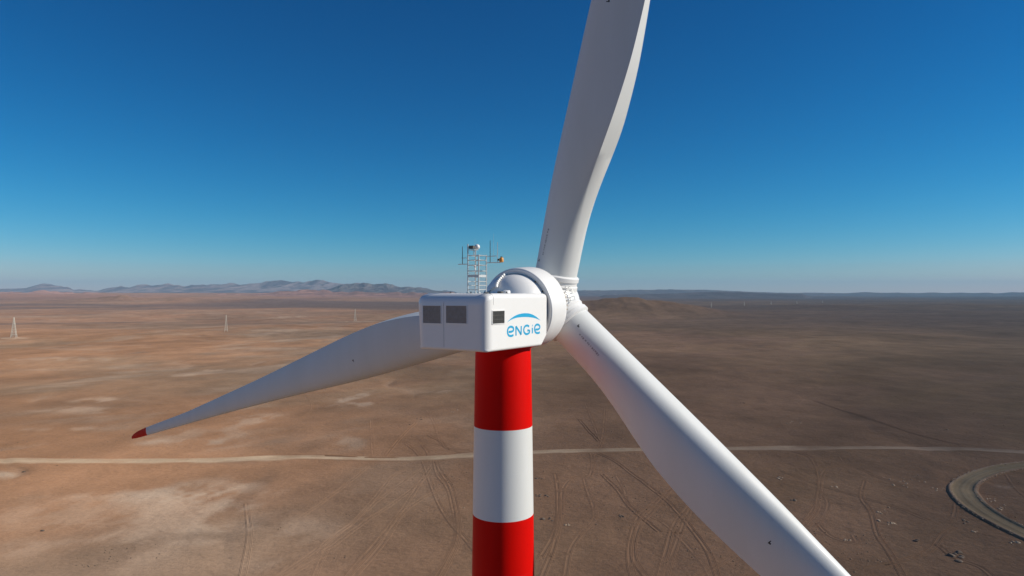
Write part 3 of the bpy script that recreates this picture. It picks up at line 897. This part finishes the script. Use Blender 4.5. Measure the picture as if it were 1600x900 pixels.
for k in range(8):
    bm = bmesh.new()
    t_ = k / 7; rad = 1.92 + .82 * t_; z = -2.0 + 1.3 * t_ ** 1.6
    add_box(bm, (0, 0, 0), (.15, .13, .2), GM @ Matrix.Rotation(R(-104), 4, 'Z') @ Matrix.Translation((rad, 0, z)))
    child('cowl_clip', bm, M_white, cowl)

bm = bmesh.new()
RO = 3.13
prof = [(2.45, -.02), (2.62, -.10), (2.90, -.12), (3.02, -.10), (RO, .0), (RO + .015, .4), (RO + .015, 1.9), (RO, 2.3), (3.02, 2.55), (2.7, 2.72), (2.2, 2.80), (1.6, 2.85), (0, 2.86)]
prof = [(2.5, .35), (2.64, .10), (2.72, -.05), (2.80, -.10), (3.03, -.14), (RO - .02, -.08), (RO, .02), (RO + .02, .5), (RO + .02, 1.75), (RO, 2.05), (RO - .06, 2.22), (RO - .2, 2.34), (2.7, 2.42), (2.2, 2.5), (0, 2.52)]
add_lathe(bm, prof, 128, GM)
generator = child('generator_ring', bm, M_white, autosmooth=32)
for an in (-24, -30, -50):
    c = Vector((math.cos(R(an)) * 2.70, math.sin(R(an)) * 2.70, -.05))
    bm = bmesh.new(); add_box(bm, c, (.10, .10, .22), GM)
    child('bracket', bm, M_darkmetal, generator)

# hub
HUB_T = 5.05      # distance from the ring's rear plane to the rotor plane
bm = bmesh.new()
prof = [(2.1, 2.45), (2.15, 2.9), (1.75, 3.1), (1.85, 3.4), (2.15, 3.7), (2.35, 4.2), (2.42, 5.0), (2.3, 5.8), (1.95, 6.6), (1.3, 7.2), (.6, 7.45), (0, 7.5)]
add_lathe(bm, prof, 64, GM)
hub = child('hub', bm, M_white, autosmooth=40)
bm = bmesh.new()      # slatted ring of the pitch access collar
for k in range(44):
    an = 2 * math.pi * k / 44
    add_box(bm, (0, 0, 0), (.10, .09, .85), Matrix.Rotation(an, 4, 'Z') @ Matrix.Translation((2.28, 0, 3.35)))
for v in bm.verts: v.co = GM @ v.co
child('collar_slat', bm, M_bolt, hub)

# rotor frame
c4, s4 = math.cos(TILT), math.sin(TILT)
AXt = (AX * c4 + UP * s4)                     # axis, upwind
Nn = -AXt                                     # downwind
Ut = (UP * c4 - AX * s4)
Rr_ = RT
HC = NM @ (GM @ Vector((0, 0, HUB_T)))

CONE = R(2.2)
PRE = 2.0
BL = 79.0
CH_S = [1.9, 4, 6.5, 9, 12, 15.5, 19, 22, 25, 29.4, 34, 40, 46, 52.7, 60, 66, 72, 76, 78, 79]
CH_C = [3.45, 3.47, 3.68, 4.05, 4.47, 4.84, 5.04, 4.98, 4.78, 4.32, 3.80, 3.18, 2.65, 2.15, 1.65, 1.42, 1.22, 1.02, .70, .30]
def cubic(s, xs, ys):
    """smooth (Catmull-Rom) interpolation of a table"""
    i = int(np.clip(np.searchsorted(xs, s) - 1, 0, len(xs) - 2)); h = xs[i + 1] - xs[i]; t = (s - xs[i]) / h
    m0 = (ys[i + 1] - ys[i - 1]) / (xs[i + 1] - xs[i - 1]) if i > 0 else 0.0
    m1 = (ys[i + 2] - ys[i]) / (xs[i + 2] - xs[i]) if i < len(xs) - 2 else (ys[i + 1] - ys[i]) / h
    return ((2 * t ** 3 - 3 * t * t + 1) * ys[i] + (t ** 3 - 2 * t * t + t) * h * m0 + (-2 * t ** 3 + 3 * t * t) * ys[i + 1] + (t ** 3 - t * t) * h * m1)
def chord(s):
    return cubic(s, CH_S, CH_C)
def blend(s): return float(sstep(2.0, 15.5, np.array(s)))
def thick(s):
    return cubic(s, [1.9, 4, 8, 12, 16, 20, 26, 34, 45, 60, 75, 79.5], [1, .98, .84, .67, .55, .47, .40, .35, .28, .22, .18, .16])
def flat(s):   # trailing edge thickness as share of chord
    return cubic(s, [0, 6, 10, 14, 18, 22, 27, 34, 45, 80], [.50, .47, .44, .37, .28, .19, .10, .06, .012, .012])
def twist(s):
    return R(cubic(s, [0, 6, 12, 18, 26, 36, 50, 65, 80], [16, 16, 13, 9, 5, 3, 1, 0, -1]))
LE = lambda s: cubic(s, [1.9, 6, 12, 17, 24, 36, 50, 66, 77, 79.5], [1.725, 1.73, 1.74, 1.72, 1.62, 1.15, .75, .48, .28, .10])
NP = 64
def section(s):
    c = float(chord(s)); t = float(thick(s)) * c; fe = float(flat(s)) * c; le = float(LE(s)); b = blend(s)
    out = []
    rc = 1.725
    for k in range(NP):
        a = 2 * math.pi * k / NP           # 0 = trailing edge, pi = leading edge
        cx, cy = rc * math.cos(a), rc * math.sin(a)
        # airfoil point: x from TE to LE by cosine
        xc = 0.5 * (1 + math.cos(a))       # 1 at TE
        u = 1 - xc if False else xc        # distance from LE as share of chord
        yt = 5 * 1.0 * (0.2969 * math.sqrt(max(u, 0)) - .1260 * u - .3516 * u * u + .2843 * u ** 3 - .1036 * u ** 4)   # for t = 1
        half = yt * t + u ** 2.2 * fe * .5
        sg = math.copysign(1, math.sin(a)) if abs(math.sin(a)) > 1e-9 else 0
        camber = .035 * c * 4 * u * (1 - u)
        ax_ = -le + u * c
        if abs(math.sin(a)) < 1e-9 and u > .5: ay = 0.0
        else: ay = sg * half
        ay += -camber                       # suction side (downwind) is -y
        out.append(((cx) * (1 - b) + ax_ * b, cy * (1 - b) + ay * b))
    return out

def make_blade(theta, pitch_extra=0.0):
    es0 = Rr_ * math.cos(theta) + Ut * math.sin(theta)
    et = Rr_ * -math.sin(theta) + Ut * math.cos(theta)
    es = (es0 * math.cos(CONE) + AXt * math.sin(CONE)).normalized()
    n2 = es.cross(et) * 1.0               # downwind-ish
    if n2.dot(Nn) < 0: n2 = -n2
    Xb, Yb, Zb = -et, -n2, es
    SS = [1.95, 2.3] + [3 + .6 * q for q in range(50)] + [34, 36, 38, 40, 43, 46, 50, 55, 60, 64, 68, 71, 73.5]
    TS = [73.5, 75, 76.4, 77.4, 78.2, 78.7, 78.95]
    def rings(bm, ss):
        rg = []
        for s in ss:
            tw = twist(s) + pitch_extra; ct, st = math.cos(tw), math.sin(tw)
            pb = PRE * (s / BL) ** 2
            row = []
            for (x, y) in section(s):
                # TE (+x) turns downwind (-y)
                X2 = x * ct + y * st; Y2 = -x * st + y * ct
                row.append(bm.verts.new(HC + Xb * X2 + Yb * (Y2 + pb) + Zb * (s * 1.012)))
            rg.append(row)
        for a_, b_ in zip(rg[:-1], rg[1:]):
            for k in range(NP):
                bm.faces.new((a_[k], a_[(k + 1) % NP], b_[(k + 1) % NP], b_[k]))
        return rg
    I4 = Matrix.Identity(4)
    bm = bmesh.new(); rg = rings(bm, SS); bm.faces.new(rg[0][::-1]); bm.faces.new(rg[-1])
    bl = child('blade', bm, M_blade, M=I4, autosmooth=38)
    bm = bmesh.new(); rg = rings(bm, TS); bm.faces.new(rg[0][::-1]); bm.faces.new(rg[-1])
    child('blade_tip', bm, M_red, bl, M=I4, autosmooth=38)
    # root flange on the hub
    MB = Matrix(((Xb.x, Yb.x, Zb.x, HC.x), (Xb.y, Yb.y, Zb.y, HC.y), (Xb.z, Yb.z, Zb.z, HC.z), (0, 0, 0, 1)))
    bm = bmesh.new()
    add_lathe(bm, [(1.95, 1.15), (1.95, 1.75), (1.86, 1.82), (1.86, 2.1), (1.94, 2.14), (1.94, 2.46), (1.80, 2.56), (1.72, 2.58)], 72, MB)
    child('root_flange', bm, M_white, hub, M=I4, autosmooth=30)
    # small marks on the downwind face: lightning receptors and a stencilled line
    def surf(s, u):
        tw = twist(s) + pitch_extra; ct, st = math.cos(tw), math.sin(tw); pb = PRE * (s / BL) ** 2
        best = None; c = float(chord(s)); le = float(LE(s)); xt = -le + u * c
        sec = section(s)
        lo = [p for k, p in enumerate(sec) if k > NP // 2]
        xs = sorted(lo)
        x_, y_ = xt, float(np.interp(xt, [p[0] for p in xs], [p[1] for p in xs]))
        y_ -= .008
        X2 = x_ * ct + y_ * st; Y2 = -x_ * st + y_ * ct
        return HC + Xb * X2 + Yb * (Y2 + pb) + Zb * (s * 1.012)
    return bl, surf

MARKS = []
def mark_quad(bm, surf, s0, s1, u0, u1):
    m_ = max(1, int((s1 - s0) / .2)); prev = None
    for i in range(m_ + 1):
        s = s0 + (s1 - s0) * i / m_
        a_ = bm.verts.new(surf(s, u0)); b_ = bm.verts.new(surf(s, u1))
        if prev: bm.faces.new((prev[0], prev[1], b_, a_))
        prev = (a_, b_)
TH0 = R(76.3)
blades = []
for k in range(3):
    th = TH0 + k * R(120) + R((0.0, -0.65, 0.6)[k])     # each blade hangs a touch out of true
    bl, surf = make_blade(th)
    blades.append((bl, surf))
    rnd = random.Random(40 + k)
    bm = bmesh.new()
    for s, u in ((3.3, .30), (23.5, .42)):
        mark_quad(bm, surf, s, s + .07, u, u + .06)
        mark_quad(bm, surf, s + .07, s + .2, u + .03, u + .055)
    child('lightning_receptor', bm, M_black, bl, M=Matrix.Identity(4))
    bm = bmesh.new()
    s = 3.9
    while s < 6.1:
        w = rnd.uniform(.06, .16)
        mark_quad(bm, surf, s, s + w, .43, .43 + rnd.choice((.03, .045, .04)))
        s += w + rnd.choice((.05, .06, .12))
    child('stencil_mark', bm, M_stencil, bl, M=Matrix.Identity(4))

# service rail on the hub
bm = bmesh.new()
def hubp(an, r, z): return GM @ Vector((math.cos(R(an)) * r, math.sin(R(an)) * r, z))
for zz_ in (3.6, 4.3):
    pr = None
    for an in range(-32, -4, 6):
        p = hubp(an, 2.75, zz_)
        add_bar(bm, hubp(an, 2.2, zz_), p, .022, 6)
        if pr is not None: add_bar(bm, pr, p, .022, 6)
        pr = p
for an in range(-32, -4, 6): add_bar(bm, hubp(an, 2.75, 3.6), hubp(an, 2.75, 4.3), .022, 6)
child('service_rail', bm, M_galv, hub)

# ------------------------------------------------------------------ logo on the nacelle side
def thick_sheet(bm, polys, h0=.004, h1=.010):
    """polys: list of quads of (t,z) on the side face"""
    for q in polys:
        a_ = [bm.verts.new((side_r(z) + h1, t, z)) for (t, z) in q]; b_ = [bm.verts.new((side_r(z) + h0, t, z)) for (t, z) in q]
        m_ = len(q)
        bm.faces.new(a_); bm.faces.new(b_[::-1])
        for k in range(m_): bm.faces.new((a_[k], a_[(k + 1) % m_], b_[(k + 1) % m_], b_[k]))
def z7(x, y): return side_pt(750 + x / 7.5, 440 + y / 7.5)

def ribbon(bm, pts, w):
    P = resample([z7(*p) for p in pts], .02)
    T = np.gradient(P, axis=0); T /= np.linalg.norm(T, axis=1)[:, None] + 1e-9
    N = np.stack([-T[:, 1], T[:, 0]], 1)
    ww = w if not callable(w) else w
    Lp = P + N * w / 2; Rp = P - N * w / 2
    polys_a = [bm.verts.new((side_r(q[1]) + .009, q[0], q[1])) for q in Lp]
    polys_b = [bm.verts.new((side_r(q[1]) + .009, q[0], q[1])) for q in Rp]
    pa = [bm.verts.new((side_r(q[1]) + .002, q[0], q[1])) for q in Lp]
    pb = [bm.verts.new((side_r(q[1]) + .002, q[0], q[1])) for q in Rp]
    for i in range(len(P) - 1):
        bm.faces.new((polys_a[i], polys_a[i + 1], polys_b[i + 1], polys_b[i]))
        bm.faces.new((polys_a[i], pa[i], pa[i + 1], polys_a[i + 1])); bm.faces.new((polys_b[i + 1], pb[i + 1], pb[i], polys_b[i]))
    bm.faces.new((polys_a[0], polys_b[0], pb[0], pa[0])); bm.faces.new((polys_a[-1], pa[-1], pb[-1], polys_b[-1]))
SW = .15
LET = {
 'e1': [[(338, 590), (365, 588), (392, 574), (394, 548), (375, 530), (345, 535), (328, 562), (326, 600), (340, 630), (368, 637), (395, 626)]],
 'N': [[(425, 633), (423, 524)], [(425, 526), (456, 574), (484, 622)], [(484, 622), (486, 520)]],
 'G': [[(578, 526), (558, 515), (533, 522), (517, 550), (519, 590), (540, 614), (566, 610), (582, 594), (582, 568)], [(582, 571), (558, 573)]],
 'i': [[(616, 541), (616, 607)], [(614, 513), (618, 518)]],
 'e2': [[(652, 562), (680, 560), (700, 546), (702, 522), (684, 504), (660, 508), (645, 530), (643, 565), (655, 595), (682, 603), (704, 594)]],
}
bm = bmesh.new()
for k_, strokes in LET.items():
    for st in strokes: ribbon(bm, st, SW)
child('logo_lettering', bm, M_blue, nacelle)
bm = bmesh.new()
top = resample([z7(*p) for p in [(320, 478), (360, 436), (420, 396), (480, 376), (540, 370), (600, 380), (655, 408), (708, 453)]], .03)
bot = resample([z7(*p) for p in [(320, 478), (365, 448), (425, 425), (480, 417), (540, 415), (600, 419), (655, 431), (708, 453)]], .03)
nn_ = 60
ti = np.linspace(0, 1, nn_)
def rs(P): L_ = np.linspace(0, 1, len(P)); return np.stack([np.interp(ti, L_, P[:, 0]), np.interp(ti, L_, P[:, 1])], 1)
tp, bt = rs(top), rs(bot)
polys = []
for i in range(nn_ - 1):
    q = [tuple(tp[i]), tuple(tp[i + 1]), tuple(bt[i + 1]), tuple(bt[i])]
    if i == 0: q = [tuple(tp[0]), tuple(tp[1]), tuple(bt[1])]
    if i == nn_ - 2: q = [tuple(tp[i]), tuple(tp[i + 1]), tuple(bt[i])]
    for hh_ in (.009,):
        bm.faces.new([bm.verts.new((side_r(z) + hh_, t, z)) for (t, z) in q])
bmesh.ops.remove_doubles(bm, verts=bm.verts, dist=.0005)
rt_ = bmesh.ops.extrude_face_region(bm, geom=bm.faces[:])
for v in [e for e in rt_['geom'] if isinstance(e, bmesh.types.BMVert)]: v.co.x -= .007
child('logo_arc', bm, M_blue, nacelle)

# ------------------------------------------------------------------ instrument mast on the roof
mast_c = Vector((.15, 2.55, 0))
MW, MLn = .93, .90
bm = bmesh.new()
cor = {'a': (-MW / 2, -MLn / 2), 'b': (MW / 2, -MLn / 2), 'c': (-MW / 2, MLn / 2), 'd': (MW / 2, MLn / 2)}
hts = {'a': 3.42, 'b': 2.66, 'c': 3.15, 'd': 2.68}
def mp_(k, z): return mast_c + Vector((cor[k][0], cor[k][1], z))
for k in cor: add_bar(bm, mp_(k, 0), mp_(k, hts[k]), .044, 8)
for k in cor: add_box(bm, mp_(k, .03), (.2, .2, .06))
for z in (.25, .55, .82, 1.55, 1.95, 2.30, 2.62):
    for (p, q) in (('a', 'b'), ('c', 'd'), ('b', 'd'), ('a', 'c')):
        if z in (.55, .82) and (p, q) in (('a', 'b'),): continue
        add_bar(bm, mp_(p, z), mp_(q, z), .027, 6)
mast = child('instrument_mast', bm, M_galv)
bm = bmesh.new()
for (p, q) in (('a', 'b'), ('b', 'd'), ('c', 'd'), ('a', 'c')):
    m0 = (mp_(p, 1.2) + mp_(q, 1.2)) / 2; d_ = mp_(q, 1.2) - mp_(p, 1.2)
    add_box(bm, m0, (abs(d_.x) + .02 if abs(d_.x) > .1 else .02, abs(d_.y) + .02 if abs(d_.y) > .1 else .02, .17))
child('toe_board', bm, M_galv, mast)
# arms
L0 = mp_('a', 2.46); L1 = mp_('a', 2.03); R0 = mp_('d', 2.58); R1 = mp_('d', 2.13)
for (p0, ln, w) in ((L0, -.55, .024), (L1, -.82, .030), (R0, .90, .024), (R1, 1.22, .032)):
    bm = bmesh.new(); add_bar(bm, p0, p0 + Vector((ln, 0, 0)), w, 6)
    child('side_arm', bm, M_galv, mast)
for (base, top_, w) in ((L1 + Vector((-.47, 0, 0)), 1.25, .028), (R1 + Vector((.33, 0, 0)), 1.55, .028), (R1 + Vector((.62, 0, 0)), 2.0, .008), (R1 + Vector((.95, 0, 0)), 1.4, .022),
                        (mp_('c', 3.1) + Vector((-.05, 0, 0)), .75, .008)):
    bm = bmesh.new(); add_bar(bm, base, base + Vector((0, 0, top_)), w, 8, w * .7)
    child('rod_antenna', bm, M_galv if w < .028 else M_darkmetal, mast)
bm = bmesh.new()
dc = mp_('c', 3.28) + Vector((.08, .1, .0))
bmesh.ops.create_uvsphere(bm, u_segments=24, v_segments=16, radius=.19, matrix=Matrix.Translation(dc))
child('radome', bm, M_white, mast, smooth=True)
bm = bmesh.new(); add_box(bm, mp_('a', 3.2) + Vector((.22, .2, 0)), (.38, .34, .22)); bmesh.ops.bevel(bm, geom=bm.edges[:], offset=.02, segments=2, affect='EDGES')
child('instrument_box', bm, M_vent, mast)
bm = bmesh.new(); add_box(bm, mp_('a', 3.02) + Vector((.25, .3, 0)), (.55, .5, .03))
add_bar(bm, mp_('a', 2.65) + Vector((.3, .3, 0)), mp_('a', 3.0) + Vector((.3, .3, 0)), .03, 8)
child('instrument_shelf', bm, M_galv, mast)
bm = bmesh.new(); bmesh.ops.create_uvsphere(bm, u_segments=16, v_segments=10, radius=.09, matrix=Matrix.Translation(mp_('c', 1.9) + Vector((0, -.05, 0))))
add_bar(bm, mp_('c', 1.5) + Vector((0, -.05, 0)), mp_('c', 1.85) + Vector((0, -.05, 0)), .03, 8)
child('weather_sensor', bm, M_white, mast, smooth=True)
bm = bmesh.new()
bc = R1 + Vector((1.28, 0, .16))
add_lathe(bm, [(.10, -.16), (.15, -.12), (.15, .08), (.12, .15), (.05, .19), (0, .2)], 20, Matrix.Translation(bc))
child('warning_beacon', bm, M_orange, mast, autosmooth=40)
bm = bmesh.new(); add_lathe(bm, [(.07, 0), (.09, .12), (0, .14)], 12, Matrix.Translation(bc + Vector((-.22, 0, -.04))))
add_box(bm, bc + Vector((0, 0, .22)), (.1, .1, .05))
child('beacon_mount', bm, M_darkmetal, mast)

# ------------------------------------------------------------------ haze
def haze_box(x0, x1, y0, y1, z0, z1, dens):
    bm = bmesh.new()
    v = add_box(bm, ((x0 + x1) / 2, (y0 + y1) / 2, (z0 + z1) / 2), (x1 - x0, y1 - y0, z1 - z0))
    m = bpy.data.materials.new('haze_air'); m.use_nodes = True; nt = m.node_tree
    for n_ in list(nt.nodes): nt.nodes.remove(n_)
    o_ = nt.nodes.new('ShaderNodeOutputMaterial'); pv = nt.nodes.new('ShaderNodeVolumePrincipled')
    pv.inputs['Color'].default_value = (.40, .71, .95, 1); pv.inputs['Density'].default_value = dens
    pv.inputs['Anisotropy'].default_value = 0.0
    nt.links.new(pv.outputs[0], o_.inputs['Volume'])
    h = obj_bm('haze', bm, m, kind='stuff')
    return h
HAZE = True
if HAZE:
    haze_box(-62000, 62000, -62000, 62000, float(GZ.min()) - 30, 1150, 1.9e-5)
